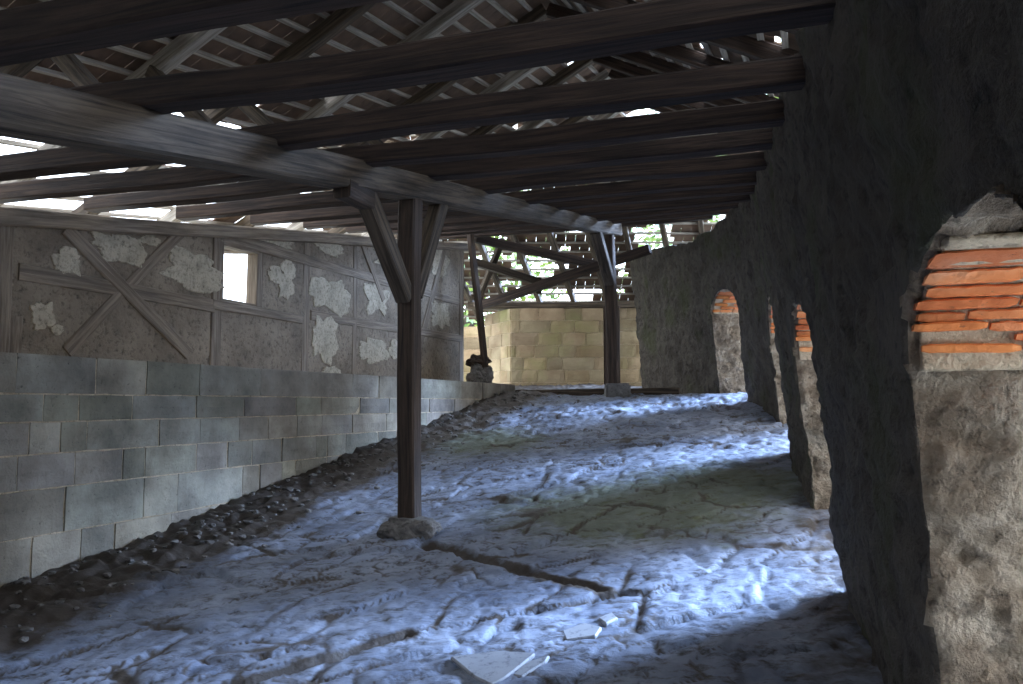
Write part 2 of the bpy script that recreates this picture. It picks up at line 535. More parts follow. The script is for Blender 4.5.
# pale remains of plaster
def patch(px, py, rx, ry, sd):
    t, z = on_wall(px, py, LT)
    t2 = on_wall(px + rx, py, LT)[0] - t; z2 = z - on_wall(px, py + ry, LT)[1]
    bm = bmesh.new()
    n = 90; rim = []; inn = []; bk = []
    for i in range(n):
        a = 2 * math.pi * i / n
        k = 1 + 0.5 * noise.noise((math.cos(a)*1.6, math.sin(a)*1.6, sd)) + 0.20 * noise.noise((math.cos(a)*3, math.sin(a)*4, sd)) + 0.07 * noise.noise((math.cos(a)*9, math.sin(a)*10, sd))
        sx = abs(math.cos(a)) ** 0.75 * math.copysign(1, math.cos(a)); sz = abs(math.sin(a)) ** 0.75 * math.copysign(1, math.sin(a))
        rim.append(bm.verts.new(W(t + t2 * k * sx, LT + 0.012, z + z2 * k * sz)))
        inn.append(bm.verts.new(W(t + t2 * k * sx * 0.94, LT + 0.006, z + z2 * k * sz * 0.94)))
        bk.append(bm.verts.new(W(t + t2 * k * sx, LT + 0.03, z + z2 * k * sz)))
    c = bm.verts.new(W(t, LT + 0.004, z))
    for i in range(n):
        j = (i + 1) % n
        bm.faces.new((rim[i], rim[j], inn[j], inn[i])); bm.faces.new((inn[i], inn[j], c)); bm.faces.new((bk[i], bk[j], rim[j], rim[i]))
    finish(bm, 'plaster_remnant', M['patch'], wt_)
for k, a in enumerate([(70, 262, 15, 12), (122, 250, 24, 16), (108, 240, 14, 8), (190, 262, 20, 14), (198, 276, 26, 12), (276, 275, 8, 7), (286, 286, 8, 12), (290, 270, 7, 9), (332, 294, 17, 20),
                       (326, 340, 11, 22), (44, 316, 12, 14), (58, 330, 6, 5), (330, 245, 16, 10), (275, 240, 20, 6), (375, 352, 13, 12), (378, 300, 12, 18), (400, 262, 22, 10), (440, 314, 10, 14), (440, 262, 8, 14), (395, 350, 5, 8), (333, 372, 8, 6), (152, 240, 10, 6)]):
    patch(*a, k * 3.7)
# window frame and pane-less reveal
wd_ = link('window_1', None); wd_['kind'] = 'structure'
for nm, a, b in (('jamb', (w0, wz0), (w0, wz1)), ('jamb', (w1, wz0), (w1, wz1)), ('head', (w0, wz1), (w1, wz1)), ('sill', (w0, wz0), (w1, wz0))):
    link(nm, beam_mesh(nm, W(a[0], LT + 0.08, a[1]), W(b[0], LT + 0.08, b[1]), 0.045 if nm == 'jamb' else 0.14, 0.14 if nm == 'jamb' else 0.045, up=Vector((L.x, L.y, 0)) if nm == 'jamb' else Vector((0, 0, 1))), M['wood_wall'], wd_)

# ------------------------------------------------------------------ right tower wall with arched openings
PL = [(-0.17, -3.4), (0.20, -1.0), (0.50, 0.0), (1.135, 2.14), (1.41, 3.05), (1.74, 4.18), (2.12, 5.6), (2.52, 7.07), (2.80, 8.0), (3.05, 9.0), (3.15, 10.0), (3.16, 10.6), (3.02, 11.4), (2.75, 12.8), (2.46, 14.7)]
PL = [Vector(p) for p in PL]
cum = [0]
for a, b in zip(PL, PL[1:]): cum.append(cum[-1] + (b - a).length)
def pol(s):
    s = min(max(s, 0), cum[-1] - 1e-6)
    for i in range(len(PL) - 1):
        if s <= cum[i+1]:
            k = (s - cum[i]) / (cum[i+1] - cum[i])
            d = (PL[i+1] - PL[i]).normalized()
            return PL[i].lerp(PL[i+1], k), d
def nrm_at(s):
    n = Vector((0, 0))
    for ds in (-0.5, -0.25, 0, 0.25, 0.5):
        d = pol(s + ds)[1]; n += Vector((d.y, -d.x))
    return n.normalized()
def s_of_y(y):
    for i in range(len(PL) - 1):
        if PL[i].y <= y <= PL[i+1].y:
            return cum[i] + (cum[i+1]-cum[i]) * (y - PL[i].y) / (PL[i+1].y - PL[i].y)
TW = 0.85
def wall_floor(s):
    p = pol(s)[0]; t, l = tl(p.x, p.y); return floor_base(t, l)
def wall_top(s):
    p = pol(s)[0]; t, l = tl(p.x, p.y)
    return ceil_z(t) + 0.12 - 0.52 * sm(9.5, 12.8, t)
bm = bmesh.new()
st = [cum[-1] * i / 60 for i in range(61)]
ring = []
for s in st:
    zt, zb = wall_top(s), wall_floor(s) - 0.5
    ring.append([bm.verts.new(v) for v in ((s, 0, zb), (s, TW, zb), (s, TW, zt), (s, 0, zt))])
for a, b in zip(ring, ring[1:]):
    for j in range(4):
        k = (j + 1) % 4
        bm.faces.new((a[j], b[j], b[k], a[k]))
bm.faces.new(ring[0]); bm.faces.new(ring[-1][::-1])
wr = finish(bm, 'wall_right', [M['render_wall'], M['jamb']])
wr['kind'] = 'structure'
# openings: y range of the inner face, spring height and crown height (from eye height)
OPEN = [dict(y0=1.02, y1=2.02, spring=0.12, crown=0.35),
        dict(y0=4.20, y1=5.50, spring=0.30, crown=0.64),
        dict(y0=7.25, y1=8.75, spring=0.75, crown=1.15),
        dict(y0=10.50, y1=11.38, spring=1.28, crown=1.60)]
cuts = []
for o in OPEN:
    s0, s1 = s_of_y(o['y0']), s_of_y(o['y1'])
    o['s'] = (s0, s1)
    bm = bmesh.new()
    f0, f1 = wall_floor(s0) - 0.06, wall_floor(s1) - 0.06
    pr = [(s0, f0), (s1, f1)]
    for i in range(17):
        a = math.pi * i / 16
        pr.append(((s0+s1)/2 + (s1-s0)/2 * math.cos(a), o['spring'] + (o['crown'] - o['spring']) * math.sin(a)))
    A = [bm.verts.new((x, -0.4, z)) for x, z in pr]; B = [bm.verts.new((x, TW + 0.4, z)) for x, z in pr]
    bm.faces.new(A); bm.faces.new(B[::-1])
    for i in range(len(pr)):
        j = (i + 1) % len(pr)
        bm.faces.new((A[j], A[i], B[i], B[j]))
    c = finish(bm, 'cutter', None)
    cuts.append(c)
    md = wr.modifiers.new('b', 'BOOLEAN'); md.object = c; md.operation = 'DIFFERENCE'; md.solver = 'EXACT'
md = wr.modifiers.new('r', 'REMESH'); md.mode = 'VOXEL'; md.voxel_size = 0.029
dg = bpy.context.evaluated_depsgraph_get()
nm = bpy.data.meshes.new_from_object(wr.evaluated_get(dg))
wr.modifiers.clear()
old = wr.data; wr.data = nm; bpy.data.meshes.remove(old)
for c in cuts:
    cm = c.data; bpy.data.objects.remove(c); bpy.data.meshes.remove(cm)
if len(nm.materials) < 2:
    nm.materials.clear(); nm.materials.append(M['render_wall']); nm.materials.append(M['jamb'])
def bend(s, w, z):
    p, d = pol(s)
    n = nrm_at(s)
    fz = wall_floor(s)
    lean = 0.055 + 0.035 * sm(s_of_y(2.0), s_of_y(3.2), s)
    h = (z - fz)
    w2 = w - lean * max(0, h)
    q = p + n * w2
    return Vector((q.x, q.y, z + EYE))
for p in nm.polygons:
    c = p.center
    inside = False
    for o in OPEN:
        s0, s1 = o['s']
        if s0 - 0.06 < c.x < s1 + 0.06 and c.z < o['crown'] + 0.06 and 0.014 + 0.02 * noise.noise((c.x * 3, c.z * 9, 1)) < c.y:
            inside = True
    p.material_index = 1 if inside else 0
    p.use_smooth = True
nrm = [v.normal.copy() for v in nm.vertices]
for v, n in zip(nm.vertices, nrm):
    q = v.co
    ins = any(o['s'][0] - 0.05 < q.x < o['s'][1] + 0.05 and q.z < o['crown'] + 0.05 for o in OPEN) and q.y > 0.02
    ex = (0.030 * noise.noise(q * 8 + Vector((5, 5, 5))) - 0.03 * abs(noise.noise(q * 17)) + 0.012 * noise.noise(q * 30)) if ins else 0.0
    k = ex + 0.045 * noise.noise(q * 1.4) + 0.030 * noise.noise(q * 4.2) + 0.022 * noise.noise(q * 10) + 0.014 * noise.noise(q * 23)
    if any(abs(q.x - o['s'][1]) < 0.35 and q.x > (o['s'][0] + o['s'][1]) / 2 and o['spring'] - 0.04 < q.z < o['crown'] + 0.02 for o in OPEN) and q.y > -0.02:
        k *= 0.12   # dressed bed for the brick courses
    a = v.co + n * k
    v.co = bend(a.x, a.y, a.z)
# brickwork in the far jamb and arch of each opening
def brick_lining(o, zb, zt, ch, seed, zfull=9):
    rr = random.Random(seed)
    bm = bmesh.new(); tint = bm.loops.layers.float_color.new('tint')
    s0, s1 = o['s']; mid = (s0 + s1) / 2; hw = (s1 - s0) / 2
    def jamb_s(z):
        if z < o['spring']: return s1
        q = min(0.97, (z - o['spring']) / (o['crown'] - o['spring']))
        return mid + hw * math.sqrt(1 - q * q)
    z = zb
    while z < zt:
        zc_ = z + ch / 2
        if zc_ > o['crown'] - 0.004: break
        sj = jamb_s(zc_)
        wq = 0.022 + rr.uniform(0, 0.022)
        while wq < TW - 0.03:
            e = min(wq + rr.uniform(0.09, 0.27), TW - 0.01)
            if rr.random() > (0.07 if zc_ < zfull else 0.62):
                pr = 0.034 + rr.uniform(-0.005, 0.008)
                h0, h1 = z + rr.uniform(0.03, 0.12) * ch, z + ch * rr.uniform(0.84, 0.96)
                tz = rr.uniform(-0.12, 0.12) * ch
                n = max(2, int((e - wq) / 0.02)); rings = []
                for i in range(n + 1):
                    ww = wq + (e - 0.005 - wq) * i / n
                    ed = 0.004 if i in (0, n) else 0
                    q1 = 0.0035 * noise.noise((ww * 40, z * 60, seed)); q2 = 0.0025 * noise.noise((ww * 30, z * 60, seed + 9))
                    rings.append([bm.verts.new(bend(a, ww, b_ + tz * i / n)) for a, b_ in ((sj + 0.06, h0 + ed), (jamb_s(h0) - pr + 0.004 + ed, h0 + ed + q2), (jamb_s(h0) - pr + q1 + ed, h0 + 0.005 + q2), (jamb_s(h1) - pr + q1 * 0.5 + ed, h1 - 0.005 + q1), (jamb_s(h1) - pr + 0.004 + ed, h1 - ed + q1), (sj + 0.06, h1 - ed))])
                v = rr.uniform(0.7, 1.15); col = (v, v * rr.uniform(0.8, 1.12), v * rr.uniform(0.75, 1.15), 1)
                fs = []
                for A, B in zip(rings, rings[1:]):
                    for q in range(6): fs.append(bm.faces.new((A[q], B[q], B[(q+1) % 6], A[(q+1) % 6])))
                fs.append(bm.faces.new(rings[0])); fs.append(bm.faces.new(rings[-1][::-1]))
                for f in fs:
                    for lp in f.loops: lp[tint] = col
            wq = e + 0.004
        z += ch
    bl = finish(bm, 'brick_lining', M['brick'], wr)
    bl['label'] = 'orange brick courses set in the jamb of an arched opening'
    # lime mortar bed between and over the bricks
    bm = bmesh.new()
    nw, nz = 120, max(10, int((min(zt, o['crown']) - zb + 0.05) / 0.005)); g = {}
    for i in range(nw + 1):
        for j in range(nz + 1):
            ww = 0.035 + (TW - 0.05) * i / nw; z = zb - 0.02 + (min(zt, o['crown']) - zb + 0.03) * j / nz
            k = 0.012 + 0.007 * noise.noise((ww * 14, z * 26, seed)) + 0.003 * noise.noise((ww * 50, z * 60, seed))
            if z > zfull: k += 0.006
            if j in (0, nz) or i in (0, nw): k = -0.03
            g[i, j] = bm.verts.new(bend(jamb_s(z) - k, ww, z))
    for i in range(nw):
        for j in range(nz): bm.faces.new((g[i, j], g[i+1, j], g[i+1, j+1], g[i, j+1]))
    finish(bm, 'mortar_bed', M['mortar'], wr, smooth=True)
brick_lining(OPEN[0], 0.10, 0.46, 0.026, 2, 0.315)
brick_lining(OPEN[1], 0.32, 0.62, 0.036, 2)
brick_lining(OPEN[2], 0.78, 1.10, 0.040, 3)
brick_lining(OPEN[3], 1.32, 1.55, 0.045, 4)

def wall_hit(a, d):
    """first crossing of a plan line with the inner face of the right wall -> distance"""
    best = None
    for p, q in zip(PL, PL[1:]):
        e = q - p; den = d.x * e.y - d.y * e.x
        if abs(den) < 1e-9: continue
        r = p - a
        k = (r.x * e.y - r.y * e.x) / den; m_ = (r.x * d.y - r.y * d.x) / den
        if k > 0 and -1e-6 <= m_ <= 1 + 1e-6 and (best is None or k < best): best = k
    return best

# ------------------------------------------------------------------ purlin, posts, joists
P1 = Vector((-0.74, 5.60)); P2 = Vector((1.48, 11.5))
def purl(d): return P1 + (P2 - P1) * ((d - P1.y) / (P2.y - P1.y))
def purl_top(x, y): return ceil_z(tl(x, y)[0])
PH = 0.19; PWD = 0.165
def pz(d):
    p = purl(d); return Vector((p.x, p.y, purl_top(p.x, p.y) + EYE - PH / 2 - 0.005))
pu = beam('purlin', pz(-1.2), pz(11.9), PWD, PH, M['wood_grey'], rough=0.004)
tag(pu, 'long grey hewn timber beam carried by the two posts under the joists', 'beam')

DJ = Vector((0.957, -0.288))
def joist_ends(t_):
    # crossing with the purlin at ramp coordinate t_
    d = 5.6
    for _ in range(30):
        p = purl(d); d -= (tl(p.x, p.y)[0] - t_)
    c = purl(d)
    k = wall_hit(c, DJ)
    k = k if k else 4.0
    right = c + DJ * (k + (0.15 if t_ < 10 else 0.1))
    lc = tl(c.x, c.y)[1]
    kl = (LT + 0.42 - lc) / (-(DJ.x * L.x + DJ.y * L.y)) if True else 0
    left = c - DJ * kl
    return c, left, right
JT = [-1.9, -1.0, -0.1, 0.78, 1.66, 2.51, 3.39, 4.27, 5.2, 6.25, 7.35, 8.35, 9.3, 10.2, 11.1, 11.9]
JLAB = {3: 'thick dark joist cutting across the top of the picture edge'}
ordn = ['nearest', 'second nearest', 'third nearest', 'fourth nearest', 'fifth nearest', 'sixth nearest', 'seventh nearest', 'eighth nearest', 'ninth nearest', 'tenth nearest', 'eleventh nearest', 'twelfth nearest']
JH, JW = 0.125, 0.12
joists = []
for i, t_ in enumerate(JT):
    c, lf, rt = joist_ends(t_)
    z = ceil_z(t_) + JH / 2 + EYE
    zl = plate_top(tl(lf.x, lf.y)[0]) + 0.01 + JH / 2 + EYE
    zl = max(zl, z - 0.22) if True else zl
    mat = M['wood_brown']
    hh = JH * random.uniform(0.92, 1.1)
    nseg = 0.12
    o = beam('ceiling_joist', Vector((lf.x, lf.y, z - 0.04)), Vector((rt.x, rt.y, z)), JW * random.uniform(0.9, 1.15), hh, mat, rough=0.010, sag=random.uniform(-0.01, 0.03))
    joists.append((t_, c, lf, rt, z))
    vi = i - 3
    if vi < 0:
        tag(o, 'dark timber joist overhead behind the viewpoint, %s of three' % ['farthest back', 'middle one', 'front one'][i], 'joist', 'ceiling joists')
    else:
        tag(o, 'dark brown ceiling joist over the long beam, %s down from the picture top' % (['first', 'second', 'third', 'fourth', 'fifth', 'sixth', 'seventh', 'eighth', 'ninth', 'tenth', 'eleventh', 'twelfth', 'last'][vi]), 'joist', 'ceiling joists')

# post near
def brace(root, a, b, w, h, mat): return beam('brace', a, b, w, h, mat, parent=root)
f1 = floor_at(P1.x, P1.y)
root = thing('timber_post', 'dark timber post with two knee braces standing on a rough stone in mid floor', 'post', (P1.x, P1.y, f1))
zt = pz(5.6).z - PH / 2
ux = (P2 - P1).normalized()
uu = Vector((ux.x, ux.y, 0)); sidev = Vector((-ux.y, ux.x, 0))
def rel(v): return Vector(v)
base1 = Vector((P1.x, P1.y, f1 + 0.10))
me = beam_mesh('shaft', base1 + Vector((0.02, 0, 0)), Vector((P1.x - 0.01, P1.y, zt + 0.01)), 0.135, 0.135, rough=0.010, up=sidev, base=Vector(root.location))
link('shaft', me, M['wood_post'], root)
for sg, kz, kx in ((-1, 0.72, 0.62), (1, 0.68, 0.46)):
    a = Vector((P1.x, P1.y, zt - kz)) + uu * (0.06 * sg)
    b = pz(5.6 + sg * kx)
    b = Vector((b.x, b.y, b.z - PH / 2 + 0.02))
    me = beam_mesh('brace', a, b, 0.11, 0.13, rough=0.006, up=uu, base=Vector(root.location))
    link('brace', me, M['wood_grey'], root)
# footing stone
fs = lump('footing_stone', (P1.x + 0.02, P1.y - 0.03, f1 + 0.02), 0.19, (1.05, 0.85, 0.62), M['foot'], 4, amp=0.35, flat=0.09)
tag(fs, 'low rough grey stone under the foot of the nearer post', 'stone')
# short timber end under the purlin beside the near post
d_ = 4.98
c_ = purl(d_); zz = pz(d_).z - PH / 2 - 0.01
a = Vector((c_.x, c_.y, zz)) + Vector((-DJ.x, -DJ.y, 0)) * 0.10
a = at(342, 188, 4.72); b_ = a + Vector((0.10, 0.30, 0.0))
stub = beam('timber_stub', a, b_, 0.12, 0.12, M['wood_post'])
tag(stub, 'short sawn timber end poking out under the purlin beside the left knee brace', 'timber')
# post far
f2 = floor_at(P2.x, P2.y)
root = thing('timber_post', 'thin far timber post with one knee brace on a square stone block', 'post', (P2.x, P2.y, f2))
zt2 = pz(11.5).z - PH / 2
me = beam_mesh('shaft', Vector((P2.x + 0.03, P2.y, f2 + 0.12)), Vector((P2.x - 0.03, P2.y, zt2 + 0.01)), 0.16, 0.16, rough=0.008, up=sidev, base=Vector(root.location))
link('shaft', me, M['wood_post'], root)
a = Vector((P2.x, P2.y, zt2 - 0.72)) - uu * 0.06
b_ = pz(10.65); b_ = Vector((b_.x, b_.y, b_.z - PH / 2 + 0.02))
link('brace', beam_mesh('brace', a, b_, 0.15, 0.13, rough=0.006, up=uu, base=Vector(root.location)), M['wood_grey'], root)
bm = bmesh.new()
bmesh.ops.create_cube(bm, size=1)
bmesh.ops.scale(bm, vec=(0.36, 0.32, 0.26), verts=bm.verts)
bmesh.ops.bevel(bm, geom=bm.edges[:], offset=0.025, segments=2, affect='EDGES')
bmesh.ops.subdivide_edges(bm, edges=bm.edges[:], cuts=2, use_grid_fill=True)
for v in bm.verts: v.co += v.co.normalized() * 0.02 * noise.noise(v.co * 9)
o = finish(bm, 'footing_block', M['foot']); o.location = (P2.x + 0.08, P2.y, f2 + 0.05)
tag(o, 'squared pale stone block under the foot of the far post', 'stone block')

# ------------------------------------------------------------------ roof: rafters, collars, battens, tiles
MS = 0.55
EL, RL, ER = LT + 0.62, 2.45, -1.15
EH = EL + 0.8   # foot of the overhanging eaves
def roof_z(t, l):
    b = ceil_z(t) + 0.20
    if l > RL: return b + MS * (EL - l) + 0.0
    return b + MS * (EL - RL) * (l - ER) / (RL - ER)
def RW(t, l, dz=0.0): return W(t, l, roof_z(t, l) + dz)
RT0, RT1 = -3.3, 13.0
where = ['first', 'second', 'third', 'fourth', 'fifth', 'sixth', 'seventh', 'eighth', 'ninth', 'tenth', 'eleventh', 'twelfth', 'last']
for i, (t_, c, lf, rt, z) in enumerate(joists):
    vi = i - 3
    tj = tl(lf.x, lf.y)[0]
    tr = tj + 0.20
    w_ = 'over the %s joist from the picture top' % where[vi] if vi >= 0 else 'behind the viewpoint, %s' % ['farthest back', 'middle one', 'front one'][i]
    a = RW(tr, EH - 0.05, -0.09); b_ = RW(t_ + 0.25, RL + 0.02, -0.09)
    o = beam('roof_rafter', a, b_, 0.10, 0.13, M['wood_pale'] if i % 2 else M['wood_grey'], rough=0.006)
    tag(o, 'sloping rafter from the left eaves ' + w_, 'rafter', 'left rafters')
    a = RW(t_ - 0.2, ER + 0.1, -0.09); b_ = RW(t_ + 0.25, RL - 0.02, -0.09)
    o = beam('roof_rafter', a, b_, 0.10, 0.13, M['wood_brown'], rough=0.006)
    tag(o, 'dark rafter from the tower wall ' + w_, 'rafter', 'right rafters')
    if i % 2 == 1:
        zc2 = roof_z(t_, RL + 1.25) - 0.16
        a = W(t_ + 0.12, RL + 1.25, zc2); b_ = W(t_ + 0.12, RL - 1.3, zc2)
        o = beam('collar_beam', a, b_, 0.10, 0.12, M['wood_pale'], rough=0.006)
        tag(o, 'pale collar beam ' + w_, 'beam', 'collar beams')
    # strut from joist to left rafter
    if i % 2 == 0 or vi in (2, 4):
        pj = c - DJ * 0.9
        tt, lj = tl(pj.x, pj.y)
        a = Vector((pj.x, pj.y, z + JH / 2 - 0.02)); b_ = RW(tt + 0.15, lj + 0.95, -0.12)
        o = beam('roof_strut', a, b_, 0.09, 0.10, M['wood_grey'], rough=0.006)
        tag(o, 'slanting roof strut ' + w_, 'strut', 'roof struts')
roof = link('roof', None); roof['kind'] = 'structure'
SP = 0.175
l = EH
k = 0
while l > RL:
    a, b_ = RW(RT0, l, 0.005), RW(RT1, l, 0.005)
    link('batten', beam_mesh('batten', a, b_, 0.05, 0.032, rough=0.006, seg=0.5), M['wood_pale'], roof)
    l -= SP; k += 1
l = RL - 0.1
while l > ER:
    a, b_ = RW(RT0, l, 0.005), RW(RT1, l, 0.005)
    link('batten', beam_mesh('batten', a, b_, 0.05, 0.032, rough=0.006, seg=0.5), M['wood_pale'], roof)
    l -= SP
rt_ = random.Random(11)
def tiles(side, name):
    bm = bmesh.new()
    w = 0.19
    l = (EH + 0.10) if side == 0 else (ER - 0.1)
    row = 0
    while (l > RL - 0.05) if side == 0 else (l < RL + 0.05):
        l_up = l - 0.27 if side == 0 else l + 0.27
        t = RT0 + (0.09 if row % 2 else 0)
        while t < RT1:
            miss = 0.010 + 0.07 * max(0, noise.noise((t * 0.7, row * 0.5, side * 9)))
            if side == 0 and row < 14: miss = (0.5, 0.7, 0.85, 0.9, 0.9, 0.9, 0.9, 0.9, 0.85, 0.8, 0.55, 0.2, 0.08, 0.03)[row]
            if side == 1: miss += 0.22 if row < 15 else 0.04
            if rt_.random() > miss:
                lo0, lo1 = 0.045 + rt_.uniform(0, 0.008), 0.028
                
                y0 = rt_.uniform(-0.01, 0.01)
                P = []
                for dz in (0, 0.014):
                    for (tt, ll, dd) in ((t, l + y0, lo0), (t + w - 0.006, l + y0 * 0.5, lo0), (t + w - 0.006, l_up, lo1), (t, l_up, lo1)):
                        P.append(W(tt, ll, roof_z(tt, min(max(ll, ER - 0.2), EH + 0.2)) + dd + dz))
                box_pts(bm, P)
            t += w
        l += -SP if side == 0 else SP
        row += 1
    return finish(bm, name, M['tile'], roof)
tiles(0, 'tile_covering'); tiles(1, 'tile_covering')

# ------------------------------------------------------------------ hipped far end of the roof
def HZ(y): return 2.06 + 0.62 * (16.6 - y)
hip = link('roof_hip', None); hip['kind'] = 'structure'
def HP(x, y, dz=0): return Vector((x, y, HZ(y) + EYE + dz))
X0, X1 = -3.6, 4.6
y = 16.9
while y > 12.6:
    link('batten', beam_mesh('batten', HP(X0, y), HP(X1, y + 0.0), 0.05, 0.035, seg=0.6), M['wood_pale'], hip)
    y -= 0.22
hl = ['at the left end', 'second from the left', 'third from the left', 'fourth from the left', 'fifth from the left', 'sixth from the left', 'seventh from the left', 'eighth from the left', 'ninth from the left', 'at the right end']
for i in range(10):
    x = -2.6 + i * 0.72
    o = beam('hip_rafter', HP(x + 0.5, 16.9, -0.08), HP(x - 0.9, 12.7, -0.08), 0.10, 0.12, M['wood_grey'])
    tag(o, 'rafter of the sloping far roof end, ' + hl[i], 'rafter', 'far end rafters')
bm = bmesh.new()
y = 17.05; row = 0
while y > 12.7:
    x = X0 + (0.09 if row % 2 else 0)
    while x < X1:
        miss = 0.03 + 0.92 * sm(0.10, 0.2, noise.noise((x * 1.0, y * 2.4, 3))) + (0.25 if row < 4 else 0)
        if rt_.random() > miss:
            P = []
            for dz in (0, 0.014):
                for xx, yy, dd in ((x, y, 0.045), (x + 0.184, y, 0.045), (x + 0.184, y - 0.34, 0.03), (x, y - 0.34, 0.03)):
                    P.append(HP(xx, yy, dd + dz))
            box_pts(bm, P)
        x += 0.19
    y -= 0.22; row += 1
finish(bm, 'tile_covering', M['tile'], hip)
# ties seen under the far roof end
o = beam('tie_beam', at(478, 306, 14.2), at(650, 249, 12.7), 0.15, 0.15, M['wood_brown']); tag(o, 'dark slanting tie beam across the far roof end behind the far post', 'beam')
o = beam('tie_beam', at(476, 238, 12.9), at(608, 268, 13.8), 0.12, 0.14, M['wood_brown']); tag(o, 'dark far beam running down to the right, upper of two beside the far post', 'beam')
o = beam('tie_beam', at(474, 262, 13.4), at(545, 284, 13.9), 0.12, 0.13, M['wood_grey']); tag(o, 'short grey far beam under the roof end, lower of two beside the far post', 'beam')
o = beam('hanging_strut', at(539, 278, 13.85), at(539, 294, 13.85), 0.10, 0.10, M['wood_post']); tag(o, 'stubby dark hanging strut on the slanting far tie beam', 'strut')
o = beam('roof_strut', at(476, 306, 14.3), at(503, 240, 13.2), 0.10, 0.10, M['wood_grey']); tag(o, 'steep grey strut under the far roof end beside the timber wall corner', 'strut')

# ------------------------------------------------------------------ far masonry
def px_x(px, d): return (px - 511.5) / F * d
def face_wall(name, a, b, z0, z1, courses, mat, thick=0.5, seed=1, lens=(0.35, 0.5, 0.65), top2=None):
    a, b = Vector(a), Vector(b)
    d = (b - a); ln = d.length; d.normalize(); n = Vector((d.y, -d.x))
    bm = bmesh.new(); tint = bm.loops.layers.float_color.new('tint')
    rr = random.Random(seed)
    bl = []
    h = (z1 - z0) / courses
    for c in range(courses):
        u = -rr.random() * 0.3
        while u < ln:
            w = rr.choice(lens) * rr.uniform(0.9, 1.1)
            bl.append((max(0, u), min(ln, u + w), z0 + c * h, z0 + (c + 1) * h)); u += w
    def fn(u, z, o):
        p = a + d * u + n * (o - 0.03); return Vector((p.x, p.y, z + EYE))
    block_wall(bm, tint, fn, bl, gap=0.006, depth=0.03)
    o = finish(bm, name, mat)
    o['kind'] = 'structure'
    bm = bmesh.new()
    q = n * -0.02; r = n * -thick
    box_pts(bm, [Vector((*(a + q), z0 + EYE)), Vector((*(b + q), z0 + EYE)), Vector((*(b + r), z0 + EYE)), Vector((*(a + r), z0 + EYE)),
                 Vector((*(a + q), z1 - 0.01 + EYE)), Vector((*(b + q), z1 - 0.01 + EYE)), Vector((*(b + r), z1 - 0.01 + EYE)), Vector((*(a + r), z1 - 0.01 + EYE))])
    finish(bm, 'mortar_core', M['mortar'], o)
    return o
zf = floor_base(15.0, 3) - 0.1
A = (px_x(511, 15.8), 15.8); B = (px_x(604, 15.8), 15.8)
face_wall('wall_far', A, B, zf - 0.12, 1.93, 7, M['ashlar_y'], 0.7, 5)
face_wall('wall_far_return', (px_x(484, 17.0), 17.0), (A[0] - 0.02, A[1] + 0.02), zf - 0.12, 1.93, 7, M['ashlar_y'], 0.25, 6)
face_wall('wall_far_right', (px_x(618, 16.1), 16.1), (px_x(660, 16.1), 16.1), zf - 0.12, 2.0, 7, M['ashlar_y'], 0.6, 7)
face_wall('wall_far_left', (px_x(440, 17.6), 17.6), (px_x(492, 17.4), 17.4), zf - 0.12, 1.72, 6, M['ashlar_y'], 0.4, 8)
# door frame between the two far walls
for px, wd in ((606, 0.14), (615, 0.16)):
    pass
dr = thing('door_frame', 'brown timber door frame between the two yellow far walls', 'door frame', (px_x(611, 16.0), 16.0, zf + EYE))
for x_, w_ in ((px_x(607, 15.9), 0.12), (px_x(616, 15.95), 0.16)):
    link('jamb', beam_mesh('jamb', Vector((x_, 15.95, zf + EYE)), Vector((x_, 15.95, 1.98 + EYE)), w_, 0.2, base=Vector(dr.location)), M['wood_brown'], dr)
o = beam('wall_plate', Vector((-0.9, 16.0, 2.0 + EYE)), Vector((3.6, 16.1, 2.04 + EYE)), 0.2, 0.13, M['wood_grey']); tag(o, 'grey timber plate lying along the top of the yellow far wall', 'beam')
# kerb board on the crest, leaning pole, rock at the corner
pA, pB = W(11.75, LM - 0.02, 0), W(11.72, 1.75, 0)
pts = []
bm = bmesh.new()
for q in range(8):
    a = pA.lerp(pB, q / 8); b_ = pA.lerp(pB, (q + 1) / 8)
    a.z = floor_base(11.7, 0) + EYE + 0.03; b_.z = a.z
beamk = beam('kerb_timber', Vector((pA.x, pA.y, a.z + 0.0)), Vector((pB.x, pB.y, a.z)), 0.12, 0.10, M['wood_grey'], rough=0.015)
tag(beamk, 'worn grey timber kerb lying across the floor crest beside the far post', 'kerb')
rk = W(11.45, LM + 0.50, 0); rf = TOPM + EYE
o = lump('corner_boulder', (rk.x, rk.y, rf + 0.13), 0.21, (1.0, 0.9, 1.0), M['foot'], 9, amp=0.4)
tag(o, 'grey boulder at the end of the ashlar wall under the leaning pole', 'boulder')
o = lump('dark_rubble_stone', (rk.x - 0.02, rk.y, rf + 0.36), 0.14, (1.35, 1.0, 0.7), M['wood_post'], 12, amp=0.5)
tag(o, 'small dark lump lying on top of the corner boulder', 'stone')
top = at(470, 234, 12.6)
o = beam('leaning_pole', Vector((rk.x + 0.09, rk.y - 0.12, rf + 0.26)), top, 0.09, 0.09, M['wood_post'], rough=0.01)
tag(o, 'slim dark pole leaning beside the end of the timber wall', 'pole')

